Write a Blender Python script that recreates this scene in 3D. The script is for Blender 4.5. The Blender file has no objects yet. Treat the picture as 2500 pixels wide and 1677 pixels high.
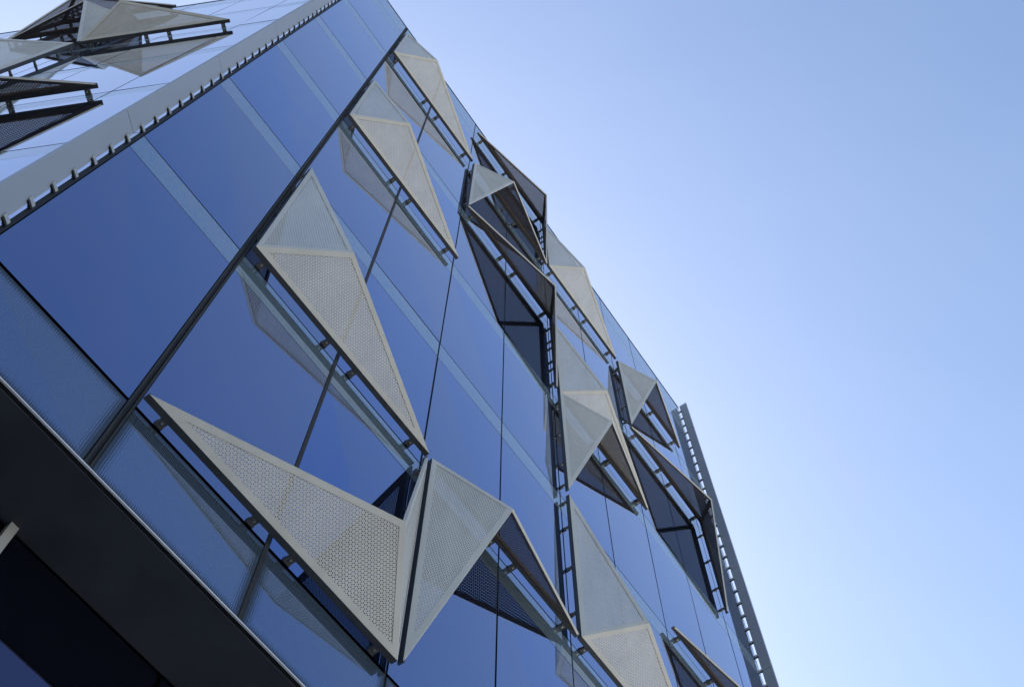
import bpy, bmesh, math, random
from mathutils import Vector, Matrix
random.seed(7)
R = math.radians
SC = bpy.context.scene
COL = SC.collection

# ------------------------------------------------------------------ frame of reference
# modules: one facade module = 1.6 m; eye height 1.6 m above the ground
MOD = 1.6
EYE = 1.6
PU = Vector((-1.8297, 2.3184))            # foot of the second mullion of the main facade
HU = Vector((0.57927, 0.81513))           # along the main facade
NU = Vector((0.81513, -0.57927))          # out of the main facade
CU = PU - HU                              # the corner
DL = Vector((-0.98909, 0.14729))          # along the left facade, away from the corner
NL = Vector((-0.14729, -0.98909))         # out of the left facade

def FM(u, n, h):                          # main facade coordinates -> world metres
    q = PU + HU * u + NU * n
    return Vector((q.x * MOD, q.y * MOD, h * MOD + EYE))
def FL(v, n, h):                          # left facade coordinates -> world metres
    q = CU + DL * v + NL * n
    return Vector((q.x * MOD, q.y * MOD, h * MOD + EYE))

# ------------------------------------------------------------------ camera
cam_d = bpy.data.cameras.new('camera'); cam = bpy.data.objects.new('camera', cam_d); COL.objects.link(cam)
PITCH, ROLL = 1.16054, 0.00683
fw = Vector((0, math.cos(PITCH), math.sin(PITCH))); rt = Vector((1, 0, 0)); up = Vector((0, -math.sin(PITCH), math.cos(PITCH)))
cr = rt * math.cos(ROLL) + up * math.sin(ROLL); cu = -rt * math.sin(ROLL) + up * math.cos(ROLL)
mw = Matrix((cr, cu, -fw)).transposed().to_4x4(); mw.translation = Vector((0, 0, EYE))
cam.matrix_world = mw
cam_d.sensor_width = 36; cam_d.lens = 2594.2 / 2500 * 36
cam_d.clip_start = 0.05; cam_d.clip_end = 3000
SC.camera = cam

# ------------------------------------------------------------------ sky and sun
SUN_AZ, SUN_EL = 120, 45                  # azimuth counter-clockwise from +X, behind the building
w = bpy.data.worlds.new('World'); SC.world = w; w.use_nodes = True
nt = w.node_tree; nt.nodes.clear()
sky = nt.nodes.new('ShaderNodeTexSky'); sky.sky_type = 'NISHITA'; sky.sun_disc = False
sky.sun_elevation = R(SUN_EL); sky.sun_rotation = R(90 - SUN_AZ)
sky.altitude = 0; sky.air_density = 1.0; sky.dust_density = 1.3; sky.ozone_density = 1.4
bg = nt.nodes.new('ShaderNodeBackground'); bg.inputs[1].default_value = 0.15
wo = nt.nodes.new('ShaderNodeOutputWorld')
# a very thin, uneven high veil over the whole sky
tcw = nt.nodes.new('ShaderNodeTexCoord'); mpw = nt.nodes.new('ShaderNodeMapping'); mpw.inputs['Scale'].default_value = (1.0, 2.6, 1.4); mpw.inputs['Rotation'].default_value = (0, 0, R(35))
nsw = nt.nodes.new('ShaderNodeTexNoise'); nsw.inputs['Scale'].default_value = 2.2; nsw.inputs['Detail'].default_value = 5; nsw.inputs['Roughness'].default_value = 0.55
mrw = nt.nodes.new('ShaderNodeMapRange'); mrw.inputs[1].default_value = 0.35; mrw.inputs[2].default_value = 0.7; mrw.inputs[3].default_value = 0.0; mrw.inputs[4].default_value = 0.03
mxw = nt.nodes.new('ShaderNodeMix'); mxw.data_type = 'RGBA'; mxw.inputs[7].default_value = (3.6, 4.2, 5.2, 1)
nt.links.new(tcw.outputs['Generated'], mpw.inputs[0]); nt.links.new(mpw.outputs[0], nsw.inputs['Vector']); nt.links.new(nsw.outputs[0], mrw.inputs[0])
nt.links.new(mrw.outputs[0], mxw.inputs[0]); nt.links.new(sky.outputs[0], mxw.inputs[6])
nt.links.new(mxw.outputs[2], bg.inputs[0]); nt.links.new(bg.outputs[0], wo.inputs[0])
sl = bpy.data.lights.new('sun', 'SUN'); sl.energy = 5.0; sl.angle = R(0.53); sl.color = (1.0, 0.95, 0.88)
so = bpy.data.objects.new('sun', sl); COL.objects.link(so)
sd = Vector((math.cos(R(SUN_AZ)) * math.cos(R(SUN_EL)), math.sin(R(SUN_AZ)) * math.cos(R(SUN_EL)), math.sin(R(SUN_EL))))
so.rotation_euler = sd.to_track_quat('Z', 'Y').to_euler(); so.location = (0, 0, 60)
SC.view_settings.view_transform = 'Standard'; SC.view_settings.look = 'None'
SC.view_settings.exposure = 0.95; SC.view_settings.gamma = 1; SC.view_settings.use_curve_mapping = False
SC.render.engine = 'CYCLES'
try:
    SC.cycles.transparent_max_bounces = 12; SC.cycles.max_bounces = 8
except Exception: pass

# ------------------------------------------------------------------ materials
def new_mat(name):
    m = bpy.data.materials.new(name); m.use_nodes = True
    n = m.node_tree; b = n.nodes['Principled BSDF']
    return m, n, b
def N(n, t, **kw):
    x = n.nodes.new(t)
    for k, v in kw.items(): setattr(x, k, v)
    return x
def math_node(n, op, a, b=None, c=None):
    x = N(n, 'ShaderNodeMath', operation=op)
    for i, v in enumerate((a, b, c)):
        if v is None: continue
        if isinstance(v, (int, float)): x.inputs[i].default_value = v
        else: n.links.new(v, x.inputs[i])
    return x.outputs[0]
def grime(n, b, col, amt=0.12, scale=3.0, rough=0.45):
    """uneven paint: soft mottling and faint streaks in colour and gloss"""
    tc = N(n, 'ShaderNodeTexCoord'); mp = N(n, 'ShaderNodeMapping'); mp.inputs['Scale'].default_value = (1, 1, 0.25)
    n.links.new(tc.outputs['Object'], mp.inputs[0])
    ns = N(n, 'ShaderNodeTexNoise'); ns.inputs['Scale'].default_value = scale; ns.inputs['Detail'].default_value = 7; ns.inputs['Roughness'].default_value = 0.65
    n.links.new(mp.outputs[0], ns.inputs['Vector'])
    mr = N(n, 'ShaderNodeMapRange'); mr.inputs[1].default_value = 0.3; mr.inputs[2].default_value = 0.7
    mr.inputs[3].default_value = 1 - amt; mr.inputs[4].default_value = 1 + amt
    n.links.new(ns.outputs[0], mr.inputs[0])
    mx = N(n, 'ShaderNodeVectorMath', operation='SCALE'); mx.inputs[0].default_value = col[:3]
    n.links.new(mr.outputs[0], mx.inputs['Scale']); n.links.new(mx.outputs[0], b.inputs['Base Color'])
    n.links.new(math_node(n, 'MULTIPLY', mr.outputs[0], rough), b.inputs['Roughness'])
    return mr.outputs[0]

def paint(name, col, rough=0.45, metal=0.0, amt=0.1, scale=3.0):
    m, n, b = new_mat(name); grime(n, b, col, amt, scale, rough); b.inputs['Metallic'].default_value = metal
    b.inputs['Specular IOR Level'].default_value = 0.2 if max(col) < 0.12 else 0.45
    return m

PAINT = (0.39, 0.386, 0.356)
BACK_SHADE = (0.115, 0.085, 0.068)  # inner side: shade and warm bounce light painted into a dark brown
def two_sided(name, holes, front=PAINT, back=BACK_SHADE):
    """pale coated outside, inside darkened in colour for its shade; optional staggered round holes from UV (metres)"""
    m, n, b = new_mat(name)
    grime(n, b, front, 0.11, 2.6, 0.5)
    out = n.nodes['Material Output']
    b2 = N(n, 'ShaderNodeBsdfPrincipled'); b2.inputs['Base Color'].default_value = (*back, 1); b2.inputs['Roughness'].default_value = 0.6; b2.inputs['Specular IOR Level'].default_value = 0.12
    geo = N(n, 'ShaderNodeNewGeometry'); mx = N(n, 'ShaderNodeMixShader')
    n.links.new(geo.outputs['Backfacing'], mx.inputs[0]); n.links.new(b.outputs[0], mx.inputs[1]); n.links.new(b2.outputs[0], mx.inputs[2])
    last = mx.outputs[0]
    if holes:
        D, RAD = 0.0205, 0.265                                    # bond length of the honeycomb of holes, hole radius / D
        uv = N(n, 'ShaderNodeUVMap'); sp = N(n, 'ShaderNodeSeparateXYZ'); n.links.new(uv.outputs[0], sp.inputs[0])
        wx, wy = 1.7320508, 3.0
        x = math_node(n, 'DIVIDE', sp.outputs[0], D * wx); y = math_node(n, 'DIVIDE', sp.outputs[1], D * wy)
        def dist(px, py):
            fx = math_node(n, 'MULTIPLY', math_node(n, 'SUBTRACT', math_node(n, 'FRACT', math_node(n, 'ADD', x, 100.5 - px / wx)), 0.5), wx)
            fy = math_node(n, 'MULTIPLY', math_node(n, 'SUBTRACT', math_node(n, 'FRACT', math_node(n, 'ADD', y, 100.5 - py / wy)), 0.5), wy)
            return math_node(n, 'ADD', math_node(n, 'MULTIPLY', fx, fx), math_node(n, 'MULTIPLY', fy, fy))
        dm = math_node(n, 'MINIMUM', math_node(n, 'MINIMUM', dist(0, 0), dist(0.866, 0.5)), math_node(n, 'MINIMUM', dist(0.866, 1.5), dist(0, 2.0)))
        hole = math_node(n, 'LESS_THAN', dm, RAD * RAD)
        tr = N(n, 'ShaderNodeBsdfTransparent'); m2 = N(n, 'ShaderNodeMixShader')
        n.links.new(hole, m2.inputs[0]); n.links.new(last, m2.inputs[1]); n.links.new(tr.outputs[0], m2.inputs[2])
        last = m2.outputs[0]
    n.links.new(last, out.inputs[0])
    return m

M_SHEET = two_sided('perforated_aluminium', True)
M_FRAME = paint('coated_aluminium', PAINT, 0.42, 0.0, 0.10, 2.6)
M_INNER = paint('shade_toned_inner_aluminium', BACK_SHADE, 0.5, 0.0, 0.15)  # inner border faces, their shade put into the colour
M_CHAN = paint('shade_toned_channel', (0.05, 0.055, 0.06), 0.45, 0.0, 0.2, 6)  # same metal as the panels, darkened to carry the flange shade
M_STRUT = paint('strut_steel', (0.08, 0.08, 0.077), 0.45, 0.0, 0.3, 9)
M_BOLT = paint('bolt_zinc', (0.45, 0.44, 0.38), 0.35, 0.8, 0.2, 20)
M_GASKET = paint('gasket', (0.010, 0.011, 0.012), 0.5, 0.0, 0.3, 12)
M_MULL = paint('mullion_cap', (0.022, 0.022, 0.023), 0.6, 0.0, 0.5, 18)
M_FIN = paint('fin_aluminium', (0.215, 0.235, 0.26), 0.4, 0.0, 0.06, 1.5)
M_BRACK = paint('cast_bracket', (0.30, 0.30, 0.28), 0.5, 0.2, 0.2, 12)
M_SILL = paint('white_sill', (0.50, 0.51, 0.53), 0.4, 0.0, 0.06)
M_SOFFIT = paint('soffit_board', (0.038, 0.043, 0.049), 0.6, 0.0, 0.25, 1.2)
M_LIGHTM = paint('pale_mullion', (0.34, 0.335, 0.315), 0.45, 0.0, 0.1)
M_ROOF = paint('roof_membrane', (0.3, 0.3, 0.29), 0.8, 0, 0.1, 0.6)

def glass_mat(name, tint, wave=0.0004, frit=None, edge=False):
    """reflective coated glazing: dark interior seen through a blue mirror coating"""
    m, n, b = new_mat(name)
    b.inputs['Metallic'].default_value = 1.0; b.inputs['Roughness'].default_value = 0.012
    b.inputs['Specular Tint'].default_value = (0.80, 0.88, 1.0, 1); b.inputs['Coat Weight'].default_value = 1.0; b.inputs['Coat IOR'].default_value = 1.5; b.inputs['Coat Roughness'].default_value = 0.01
    tc = N(n, 'ShaderNodeTexCoord')
    oi = N(n, 'ShaderNodeObjectInfo')
    # faint pane-to-pane variation and soft dust film
    ns = N(n, 'ShaderNodeTexNoise'); ns.inputs['Scale'].default_value = 0.55; ns.inputs['Detail'].default_value = 3
    n.links.new(tc.outputs['Object'], ns.inputs['Vector'])
    v = math_node(n, 'MULTIPLY_ADD', ns.outputs[0], 0.01, 0.955)
    v = math_node(n, 'ADD', v, math_node(n, 'MULTIPLY', oi.outputs['Random'], 0.10))
    sc = N(n, 'ShaderNodeVectorMath', operation='SCALE'); sc.inputs[0].default_value = tint
    n.links.new(v, sc.inputs['Scale']); n.links.new(sc.outputs[0], b.inputs['Base Color'])
    if wave:
        n2 = N(n, 'ShaderNodeTexNoise'); n2.inputs['Scale'].default_value = 0.9; n2.inputs['Detail'].default_value = 1
        n.links.new(tc.outputs['Object'], n2.inputs['Vector'])
        bp = N(n, 'ShaderNodeBump'); bp.inputs['Strength'].default_value = 1.0; bp.inputs['Distance'].default_value = wave
        n.links.new(n2.outputs[0], bp.inputs['Height']); n.links.new(bp.outputs[0], b.inputs['Normal'])
    out = n.nodes['Material Output']; last = b.outputs[0]
    df = N(n, 'ShaderNodeBsdfDiffuse')
    mx = N(n, 'ShaderNodeMixShader')
    if frit:
        col, cover = frit
        df.inputs[0].default_value = (*col, 1)
        uv = N(n, 'ShaderNodeUVMap'); sp = N(n, 'ShaderNodeSeparateXYZ'); n.links.new(uv.outputs[0], sp.inputs[0])
        def fr(o, off): return math_node(n, 'SUBTRACT', math_node(n, 'FRACT', math_node(n, 'ADD', math_node(n, 'DIVIDE', o, 0.013), off)), 0.5)
        ax, ay = fr(sp.outputs[0], 0.0), fr(sp.outputs[1], 0.0)
        d = math_node(n, 'ADD', math_node(n, 'MULTIPLY', ax, ax), math_node(n, 'MULTIPLY', ay, ay))
        dot = math_node(n, 'LESS_THAN', d, cover)
        n.links.new(math_node(n, 'MULTIPLY', dot, 0.55), mx.inputs[0])
        if edge:
            # dense dark dots along the pane edge, fading inwards
            def sep(nm):
                q = N(n, 'ShaderNodeUVMap'); q.uv_map = nm; p_ = N(n, 'ShaderNodeSeparateXYZ'); n.links.new(q.outputs[0], p_.inputs[0]); return p_.outputs
            A, B = sep('EdgeA'), sep('EdgeB')
            e = math_node(n, 'MINIMUM', math_node(n, 'MINIMUM', A[0], A[1]), math_node(n, 'MINIMUM', B[0], B[1]))
            fade = N(n, 'ShaderNodeMapRange'); fade.inputs[1].default_value = 0.012; fade.inputs[2].default_value = 0.13
            fade.inputs[3].default_value = 0.62; fade.inputs[4].default_value = 0.0; n.links.new(e, fade.inputs[0])
            def fr2(o, off): return math_node(n, 'SUBTRACT', math_node(n, 'FRACT', math_node(n, 'ADD', math_node(n, 'DIVIDE', o, 0.021), off)), 0.5)
            cx, cy = fr2(sp.outputs[0], 0.0), fr2(sp.outputs[1], 0.0)
            rr = math_node(n, 'SQRT', math_node(n, 'ADD', math_node(n, 'MULTIPLY', cx, cx), math_node(n, 'MULTIPLY', cy, cy)))
            dk = math_node(n, 'LESS_THAN', rr, fade.outputs[0])
    else:
        df.inputs[0].default_value = (0.10, 0.14, 0.2, 1); mx.inputs[0].default_value = 0.012
    n.links.new(last, mx.inputs[1]); n.links.new(df.outputs[0], mx.inputs[2])
    if frit and edge:
        d3 = N(n, 'ShaderNodeBsdfDiffuse'); d3.inputs[0].default_value = (0.03, 0.04, 0.05, 1); m3 = N(n, 'ShaderNodeMixShader')
        n.links.new(math_node(n, 'MULTIPLY', dk, 0.85), m3.inputs[0]); n.links.new(mx.outputs[0], m3.inputs[1]); n.links.new(d3.outputs[0], m3.inputs[2])
        mx = m3
    n.links.new(mx.outputs[0], out.inputs[0])
    return m
M_GLASS = glass_mat('vision_glass', (0.072, 0.155, 0.40))
M_FRIT = glass_mat('fritted_glass', (0.20, 0.30, 0.43), frit=((0.22, 0.30, 0.36), 0.13))
M_FRITB = glass_mat('fritted_base_glass', (0.10, 0.17, 0.34), frit=((0.12, 0.17, 0.23), 0.13), edge=True)
M_LOW = glass_mat('lower_glass', (0.02, 0.03, 0.12))

# ------------------------------------------------------------------ mesh helpers
def link(name, bm, mat, parent=None, smooth=False):
    me = bpy.data.meshes.new(name); bm.to_mesh(me); bm.free()
    for mm in (mat if isinstance(mat, (list, tuple)) else [mat]): me.materials.append(mm)
    o = bpy.data.objects.new(name, me); COL.objects.link(o)
    if parent: o.parent = parent
    return o
def empty(name, loc, label, cat, group=None):
    o = bpy.data.objects.new(name, None); COL.objects.link(o); o.location = loc; o.empty_display_size = 0.3
    o['label'] = label; o['category'] = cat
    if group: o['group'] = group
    return o
def place(o, root):
    """meshes are written in world metres; hang them on the root without moving them"""
    o.parent = root; o.matrix_parent_inverse = Matrix.Translation(-root.location)
    return o
def hexa(bm, pts, mi=0):
    """box from 8 corners: 4 of the bottom loop then 4 of the top loop"""
    v = [bm.verts.new(p) for p in pts]
    for f in ((3, 2, 1, 0), (4, 5, 6, 7), (0, 1, 5, 4), (1, 2, 6, 5), (2, 3, 7, 6), (3, 0, 4, 7)):
        fc = bm.faces.new([v[i] for i in f]); fc.material_index = mi
    return v
def boxF(bm, F, u0, u1, n0, n1, h0, h1, mi=0):
    return hexa(bm, [F(u0, n0, h0), F(u1, n0, h0), F(u1, n1, h0), F(u0, n1, h0), F(u0, n0, h1), F(u1, n0, h1), F(u1, n1, h1), F(u0, n1, h1)], mi)
def fixn(bm): bmesh.ops.recalc_face_normals(bm, faces=bm.faces)
def prism(name, pts, z0, z1, mat, parent=None):
    bm = bmesh.new(); a = [bm.verts.new((p[0], p[1], z0)) for p in pts]; b = [bm.verts.new((p[0], p[1], z1)) for p in pts]
    bm.faces.new(a[::-1]); bm.faces.new(b)
    for i in range(len(pts)): bm.faces.new((a[i], a[(i + 1) % len(pts)], b[(i + 1) % len(pts)], b[i]))
    fixn(bm); return link(name, bm, mat, parent)

# ------------------------------------------------------------------ ground
bm = bmesh.new(); S = 900
bm.faces.new([bm.verts.new(p) for p in ((-S, -S, 0), (S, -S, 0), (S, S, 0), (-S, S, 0))])
m, n, b = new_mat('asphalt'); grime(n, b, (0.07, 0.07, 0.072), 0.2, 0.6, 0.85)
g = link('ground', bm, m); g['kind'] = 'structure'
# unseen raised paving before the main facade, added to bounce warm light up
c = Vector((CU.x, CU.y)) * MOD; e1 = Vector((math.cos(R(-72)), math.sin(R(-72)))) * 260; e2 = Vector((HU.x, HU.y)) * 260
bm = bmesh.new(); pl = [c, c + e1, c + e1 + e2, c + e2]
lo = [bm.verts.new((p.x, p.y, 0.002)) for p in pl]; hi = [bm.verts.new((p.x, p.y, 0.12)) for p in pl]
bm.faces.new(lo[::-1]); bm.faces.new(hi)
for i in range(4): bm.faces.new((lo[i], lo[(i + 1) % 4], hi[(i + 1) % 4], hi[i]))
fixn(bm)
m, n, b = new_mat('bounce_paving'); grime(n, b, (0.60, 0.565, 0.50), 0.1, 0.2, 0.8)
g = link('bounce_plaza', bm, m); g['kind'] = 'structure'

# ------------------------------------------------------------------ the building
LOW, TOP = 3.965, 18.80
UPL = [4.575, 6.84, 9.075, 11.31, 13.545, 15.775, 17.99]       # upper edges of the bands
BAND = [0.0, 0.285, 0.30, 0.32, 0.32, 0.345, 0.40]
END = 8.86
NLEFT = 7
bld = empty('office_building', FM(0, -3, -1.0), 'tall glass office building clad in deep blue mirror panes with pale fritted floor bands', 'building')
def W2(q): return (q.x * MOD, q.y * MOD)
inset = 0.05
Ci = CU + (HU - NU * 0.0) * 0 - NU * inset - NL * inset * 0.5
c0 = CU + HU * 0.02 - NU * inset; 
c0 = CU - NU * inset * 0.8 - NL * inset * 0.8
q2 = PU + HU * (END - 0.03) - NU * inset
core = prism('wall', [W2(c0), W2(q2), W2(q2 - NU * 8), W2(CU + DL * NLEFT - NL * inset)], LOW * MOD + EYE + .01, (TOP - 0.03) * MOD + EYE, M_GASKET)
place(core, bld)
k0 = CU - NU * 0.52 - NL * 0.52
low = prism('lower_wall', [W2(k0 + HU * 0.3), W2(q2 - NU * 0.47), W2(q2 - NU * 8), W2(CU + DL * NLEFT - NL * 0.52)], 0.0, LOW * MOD + EYE, M_GASKET)
place(low, bld)

def slab_uv(name, F, u0, u1, h0, h1, n1, mat, n0=None, bev=0.0):
    """one pane of glass with real thickness and UV in metres"""
    bm = bmesh.new(); uvl = bm.loops.layers.uv.new('UVMap'); ea = bm.loops.layers.uv.new('EdgeA'); eb = bm.loops.layers.uv.new('EdgeB')
    n0 = n1 - 0.012 if n0 is None else n0
    ta, tb, uc_, hc_ = random.gauss(0, .0009), random.gauss(0, .0009), (u0 + u1) / 2, (h0 + h1) / 2   # panes never sit quite true
    FT = lambda u, n_, h: F(u, n_ + ta * (u - uc_) + tb * (h - hc_), h)
    boxF(bm, FT, u0, u1, n0, n1, h0, h1); fixn(bm)
    bm.verts.index_update()
    uc = [u0, u1, u1, u0, u0, u1, u1, u0]; hc = [h0] * 4 + [h1] * 4
    for f in bm.faces:
        for l in f.loops:
            x, y = uc[l.vert.index], hc[l.vert.index]
            l[uvl].uv = (x * MOD, y * MOD)
            l[ea].uv = ((x - u0) * MOD, (y - h0) * MOD); l[eb].uv = ((u1 - x) * MOD, (h1 - y) * MOD)
    o = link(name, bm, mat); place(o, bld)
    return o

GV = 0.010     # half of an ordinary vertical joint
def clad(F, bays, jw):
    """panes between the joints; joints show the dark backing"""
    for (a, b_) in bays:
        ga, gb = jw(a), jw(b_)
        u0, u1 = a + ga, b_ - gb
        slab_uv('spandrel_panel', F, u0, u1, LOW + 0.012, UPL[0] - 0.014, 0.0, M_FRITB)
        for k in range(7):
            h0 = UPL[k] + (0.012 if k == 0 else 0.006)
            if k < 6:
                h1 = UPL[k + 1] - BAND[k + 1] - 0.005
                slab_uv('window_pane', F, u0, u1, h0, h1, 0.0, M_GLASS)
                slab_uv('spandrel_panel', F, u0, u1, h1 + 0.009, UPL[k + 1] - 0.006, -0.001, M_FRIT)
            else:
                slab_uv('parapet_panel', F, u0, u1, h0, TOP - 0.02, -0.001, M_FRIT)
def jwM(u):
    if abs(u) < .01: return 0.028
    if abs(u - 1) < .01: return 0.017
    if abs(u - END) < .01 or abs(u + .972) < .01: return 0.004
    return GV
us = [-0.972] + list(range(0, 9)) + [END]
clad(FM, [(us[i], us[i + 1]) for i in range(len(us) - 1)], jwM)
clad(FL, [(v, v + 1) for v in range(NLEFT)], lambda v: 0.004 if v == 0 else 0.007)

# mullion caps: thin pressure plates sitting in the joints
for u in us[1:-1]:
    wd = jwM(u)
    bm = bmesh.new()
    if u == 0:
        boxF(bm, FM, -0.023, -0.010, -0.03, 0.006, LOW, TOP - .02); boxF(bm, FM, 0.010, 0.023, -0.03, 0.006, LOW, TOP - .02)
        boxF(bm, FM, -0.009, 0.009, -0.03, -0.010, LOW, TOP - .02)
    elif u == 1:
        boxF(bm, FM, 0.986, 1.014, -0.03, 0.004, LOW, TOP - .02)
    else:
        boxF(bm, FM, u - wd * .55, u + wd * .55, -0.03, -0.006, LOW, TOP - .02)
    fixn(bm); place(link('mullion', bm, M_MULL if u < 2 else M_GASKET), bld)
for v in range(1, NLEFT):
    bm = bmesh.new(); boxF(bm, FL, v - .004, v + .004, -0.03, -0.006, LOW, TOP - .02); fixn(bm)
    place(link('mullion', bm, M_GASKET), bld)
bm = bmesh.new(); boxF(bm, FM, -0.999, -0.974, -0.02, 0.008, LOW, TOP - .02); fixn(bm); place(link('corner_shade_strip', bm, M_GASKET), bld)  # dark strip added to stand for the shadow beside the fin brackets
# coping, sill drip, soffit, lower glazing
for F, a, b_ in ((FM, -1.0, END), (FL, 0.0, NLEFT)):
    bm = bmesh.new(); boxF(bm, F, a, b_, -0.2, 0.006, TOP - 0.018, TOP + 0.01); fixn(bm); place(link('coping', bm, M_MULL), bld)
    bm = bmesh.new(); boxF(bm, F, a, b_, 0.019, 0.029, LOW - 0.022, LOW - 0.014); fixn(bm); place(link('sill_drip', bm, M_SILL), bld)
    bm = bmesh.new(); boxF(bm, F, a, b_, -0.03, 0.0186, LOW - 0.024, LOW + 0.006); fixn(bm); place(link('sill_gasket', bm, M_GASKET), bld)
    n_ = int(b_ - a)
    for i in range(-1 if F is FM else 0, 9 if F is FM else NLEFT):
        bm = bmesh.new(); e = min(i + 1, b_)
        boxF(bm, F, i, e, -0.466, -0.002, LOW - 0.030, LOW - 0.032 + 0.03); fixn(bm)
        place(link('soffit_panel', bm, M_SOFFIT), bld)
        slab_uv('lower_pane', F, (i if i > -1 or F is FL else -0.75) + .012, e - .012, -0.98, LOW - 0.05, -0.462, M_LOW)
        bm = bmesh.new(); boxF(bm, F, i - .022 + .03, i + .022 + .03, -0.47, -0.43, -1.0, LOW - 0.03); fixn(bm)
        if i % 2 == 0: place(link('lower_mullion', bm, M_LIGHTM), bld)
bm = bmesh.new()
rp = [W2(c0), W2(q2), W2(q2 - NU * 8), W2(CU + DL * NLEFT - NL * inset)]
bm.faces.new([bm.verts.new((p[0], p[1], (TOP - 0.02) * MOD + EYE)) for p in rp]); place(link('roof', bm, M_ROOF), bld)

# ------------------------------------------------------------------ vertical fins at the facade ends
def fin(F, u, th, label, flip):
    r = empty('metal_fin', F(u, .1, 3.9), label, 'fin', 'vertical metal fins at the facade ends')
    hs = [3.90, 4.45] + [4.45 + 2.235 * i for i in range(1, 7)] + [18.86]
    for i in range(len(hs) - 1):
        bm = bmesh.new(); boxF(bm, F, u, u + th, 0.025, 0.172, hs[i] + .003, hs[i + 1] - .003)
        boxF(bm, F, u + th, u + th + 0.03, 0.158, 0.172, hs[i] + .003, hs[i + 1] - .003)
        fixn(bm); place(link('fin_plate', bm, M_FIN), r)
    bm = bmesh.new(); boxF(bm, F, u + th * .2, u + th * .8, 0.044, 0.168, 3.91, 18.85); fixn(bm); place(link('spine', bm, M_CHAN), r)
    h = 3.95
    while h < 18.8:
        # a cast lug: foot on the glass joint, arm to the plate, bolt heads on the arm
        bm = bmesh.new()
        boxF(bm, F, u - 0.002, u + th + .004, 0.0, 0.012, h, h + 0.058)
        boxF(bm, F, u - 0.007, u + 0.001, -0.004, 0.046, h + 0.006, h + 0.046)
        fixn(bm); br = place(link('bracket', bm, M_BRACK), r)
        bm = bmesh.new()
        boxF(bm, F, u - 0.010, u + 0.002, -0.004, 0.040, h - 0.014, h + 0.006)
        fixn(bm); bo = link('clamp', bm, M_GASKET); bo.parent = br; bo.matrix_parent_inverse = Matrix.Identity(4)
        h += 0.2875
    return r
fin(FM, 8.872, 0.010, 'grey metal fin down the far right end of the facade, sky between its brackets', 1)
fin(FL, -0.012, 0.010, 'broad grey metal fin down the building corner between pale and blue glass', 1)

# ------------------------------------------------------------------ folded sunshades
NB, NA = 0.092, 0.478        # base edge and apex distance from the glass
LV = [4.59, 6.87, 9.08, 11.325, 13.55, 15.84, 17.97, 20.2]
LVL = [x - 0.06 for x in LV]
def inset_tri(t, m):
    a, b_, c = t
    la, lb, lc = (b_ - c).length, (a - c).length, (a - b_).length
    per = la + lb + lc; I = (a * la + b_ * lb + c * lc) / per
    r = (b_ - a).cross(c - a).length / per
    return [v + (I - v) * (m / r) for v in t], r
def facet(root, F, a, b_, c, inner):
    """a, b_ on the base edge, c the apex. Folded border with real depth, perforated sheet inside."""
    nrm = (b_ - a).cross(c - a).normalized()
    if nrm.dot(inner - a) > 0: nrm = -nrm                        # outward
    T = 0.020 * MOD; mar = 0.040 * MOD
    outer = [a, b_, c]; (inn, r) = inset_tri(outer, mar)
    bm = bmesh.new()
    of = [bm.verts.new(p) for p in outer]; nf = [bm.verts.new(p) for p in inn]
    ob = [bm.verts.new(p - nrm * T) for p in outer]; nb = [bm.verts.new(p - nrm * T) for p in inn]
    for i in range(3):
        j = (i + 1) % 3
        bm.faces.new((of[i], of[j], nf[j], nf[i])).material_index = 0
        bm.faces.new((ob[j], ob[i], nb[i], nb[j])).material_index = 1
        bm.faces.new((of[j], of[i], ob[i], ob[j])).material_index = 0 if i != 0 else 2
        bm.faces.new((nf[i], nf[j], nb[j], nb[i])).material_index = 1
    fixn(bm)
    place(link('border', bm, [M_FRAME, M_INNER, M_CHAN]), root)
    (sh, _) = inset_tri(outer, mar - 0.004)
    sh = [p - nrm * 0.004 for p in sh]
    bm = bmesh.new(); uvl = bm.loops.layers.uv.new('UVMap')
    vs = [bm.verts.new(p) for p in sh]; f = bm.faces.new(vs)
    f.normal_update()
    if f.normal.dot(nrm) < 0: f.normal_flip()
    ex = (b_ - a).normalized(); ey = nrm.cross(ex)
    ex, ey = ex * .966 + ey * .259, ey * .966 - ex * .259         # holes punched at a slant to the edge
    for l in f.loops:
        d = l.vert.co - a; l[uvl].uv = (d.dot(ex), d.dot(ey))
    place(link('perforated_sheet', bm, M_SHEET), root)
    # stiffening rib folded into the back of the sheet
    return nrm
def channel(root, F, u0, h0, u1, h1, iu, ih):
    """return flange along a base edge, reaching from the facet back towards the glass"""
    bm = bmesh.new(); t = 0.014
    if abs(u1 - u0) > abs(h1 - h0): boxF(bm, F, min(u0, u1), max(u0, u1), 0.050, NB - .0012, min(h0, h0 + ih * t), max(h0, h0 + ih * t))
    else: boxF(bm, F, min(u0, u0 + iu * t), max(u0, u0 + iu * t), 0.050, NB - .0012, min(h0, h1), max(h0, h1))
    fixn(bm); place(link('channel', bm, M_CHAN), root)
def strut(root, F, u, h, du, dh):
    bm = bmesh.new()
    boxF(bm, F, u - du, u + du, 0.002, 0.056, h - dh, h + dh)
    boxF(bm, F, u - du * 1.15, u + du * 1.15, 0.0012, 0.012, h - dh * 1.25, h + dh * 1.25)
    fixn(bm); s = place(link('strut', bm, M_STRUT), root)
    bm = bmesh.new(); boxF(bm, F, u - .006, u + .006, 0.026, 0.040, h - dh - .004, h - dh); fixn(bm)
    b_ = link('bolt', bm, M_BOLT); b_.parent = s; b_.matrix_parent_inverse = Matrix.Identity(4)
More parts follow.
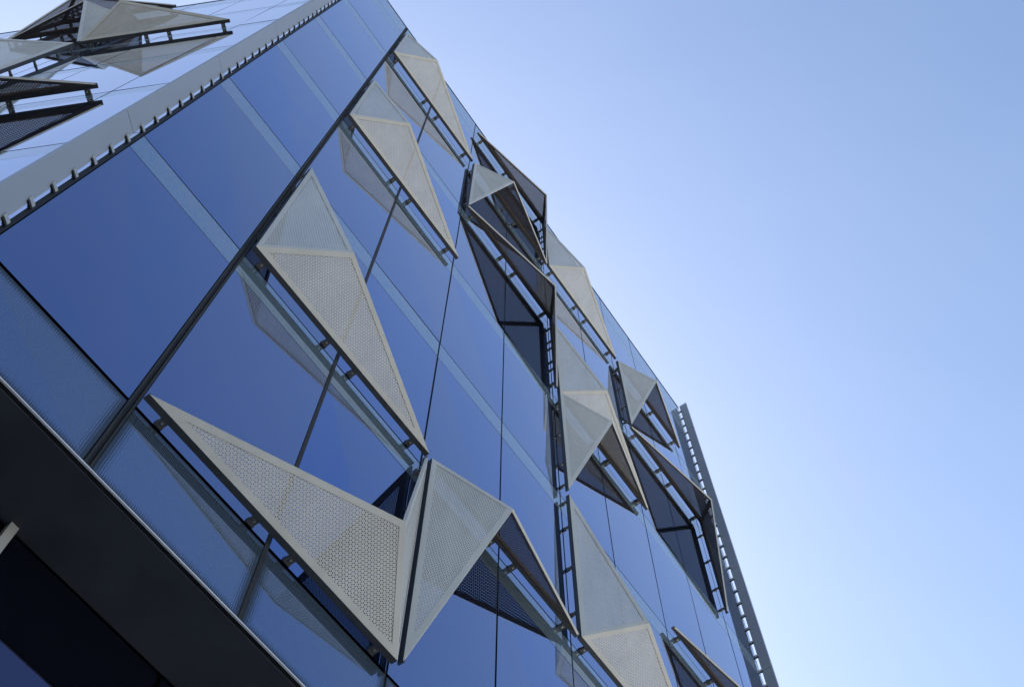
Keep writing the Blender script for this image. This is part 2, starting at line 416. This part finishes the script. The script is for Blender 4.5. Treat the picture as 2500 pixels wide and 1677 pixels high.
def sunshade(F, L, u, k, sv, su, label, tipcut=0.0):
    """corner at (u, level k); short leg runs vertically by sv, long leg horizontally by su; apex folds outwards"""
    h0, h1 = L[k] + 0.006 * sv, L[k + sv] - 0.05 * sv
    u0, u1 = u + 0.022 * su, u + (1.985 - tipcut) * su
    root = empty('folded_sunshade', F(u0, NB, h0), label, 'sunshade', 'folded perforated metal sunshades on the glass facades')
    c = F(u0, NB, h0); v = F(u0, NB, h1); t = F(u1, NB, h0); ap = F(u + 0.515 * su, NA, h0 + 0.40 * sv)
    inner = F(u + 0.6 * su, -0.3, h0 + 0.45 * sv)
    facet(root, F, c, t, ap, inner)
    facet(root, F, c, v, ap, inner)
    channel(root, F, u0, h0, u1, h0, su, sv)
    channel(root, F, u0, h0 + .015 * sv, u0, h1, su, sv)
    for r in (0.15, 0.855, 1.145, 1.83): strut(root, F, u + r * su, h0 + 0.014 * sv, 0.022, 0.013)
    for r in (0.34, 0.98, 1.62, 2.06): strut(root, F, u0 + 0.010 * su, h0 + r * sv, 0.009, 0.017)
    return root
M = (FM, LV); Lf = (FL, LVL)
sunshade(*M, 0, 1, 1, 1, 'largest upright kite sunshade beside the thick left mullion, bluish triangle above long beige one')
sunshade(*M, 0, 3, 1, 1, 'middle one of three matching kite sunshades lined up along the thick left mullion')
sunshade(*M, 0, 5, 1, 1, 'small topmost kite sunshade on the thick left mullion, just under the roof edge')
sunshade(*M, 2, 0, 1, -1, 'big perforated spearhead sunshade nearest the viewer, lying just above the dark soffit')
sunshade(*M, 2, 1, -1, 1, 'large blue-grey sunshade back to back with the big spearhead one, dark wing on its right')
sunshade(*M, 4, 6, -1, -1, 'dark sunshade breaking the roofline against the sky, shaded inside towards the viewer')
sunshade(*M, 4, 5, 1, 1, 'pale sunshade jutting into the sky below the dark one at the roofline')
sunshade(*M, 2, 5, -1, 1, 'small pale triangle sunshade over an open dark hollow, high in the centre of the facade')
sunshade(*M, 4, 4, -1, -1, 'long blackish sunshade in mid facade, mirrored as a dark kite in the glass')
sunshade(*M, 4, 3, 1, 1, 'beige and grey sunshade in the centre column, directly above the blue-grey one hanging down')
sunshade(*M, 4, 3, -1, 1, 'blue-grey sunshade hanging down in the centre column with a striped dark wing on its right')
sunshade(*M, 6, 5, -1, 1, 'small brownish sunshade high on the right just left of the end fin')
sunshade(*M, 8, 4, -1, -1, 'long dark sunshade against the right end fin, narrowing to a tip at the bottom')
sunshade(*M, 4, 1, 1, 1, 'tall slender blue-grey sunshade at bottom centre, its beige lower half cut by the edge')
sunshade(*M, 8, 2, -1, -1, 'dark sunshade tip entering at the lower right corner of the glass facade')
sunshade(*Lf, 3, 4, 1, -1, 'pale sunshade on the left glass face pointing right, its grey reflection hanging below', 0.06)
sunshade(*Lf, 3, 2, -1, -1, 'black perforated sunshade tip at the left picture edge with its dark mirror image underneath', 0.06)
sunshade(*Lf, 3, 3, 1, 1, 'smooth blue-grey sunshade at the far left edge below the black hollow one', 0.06)
sunshade(*Lf, 3, 5, -1, 1, 'sunshade with a black hollow inside standing against the sky at the top left', 0.06)
sunshade(*Lf, 5, 6, -1, -1, 'thin dark sunshade edge at the very top left along the roof line', 0.06)
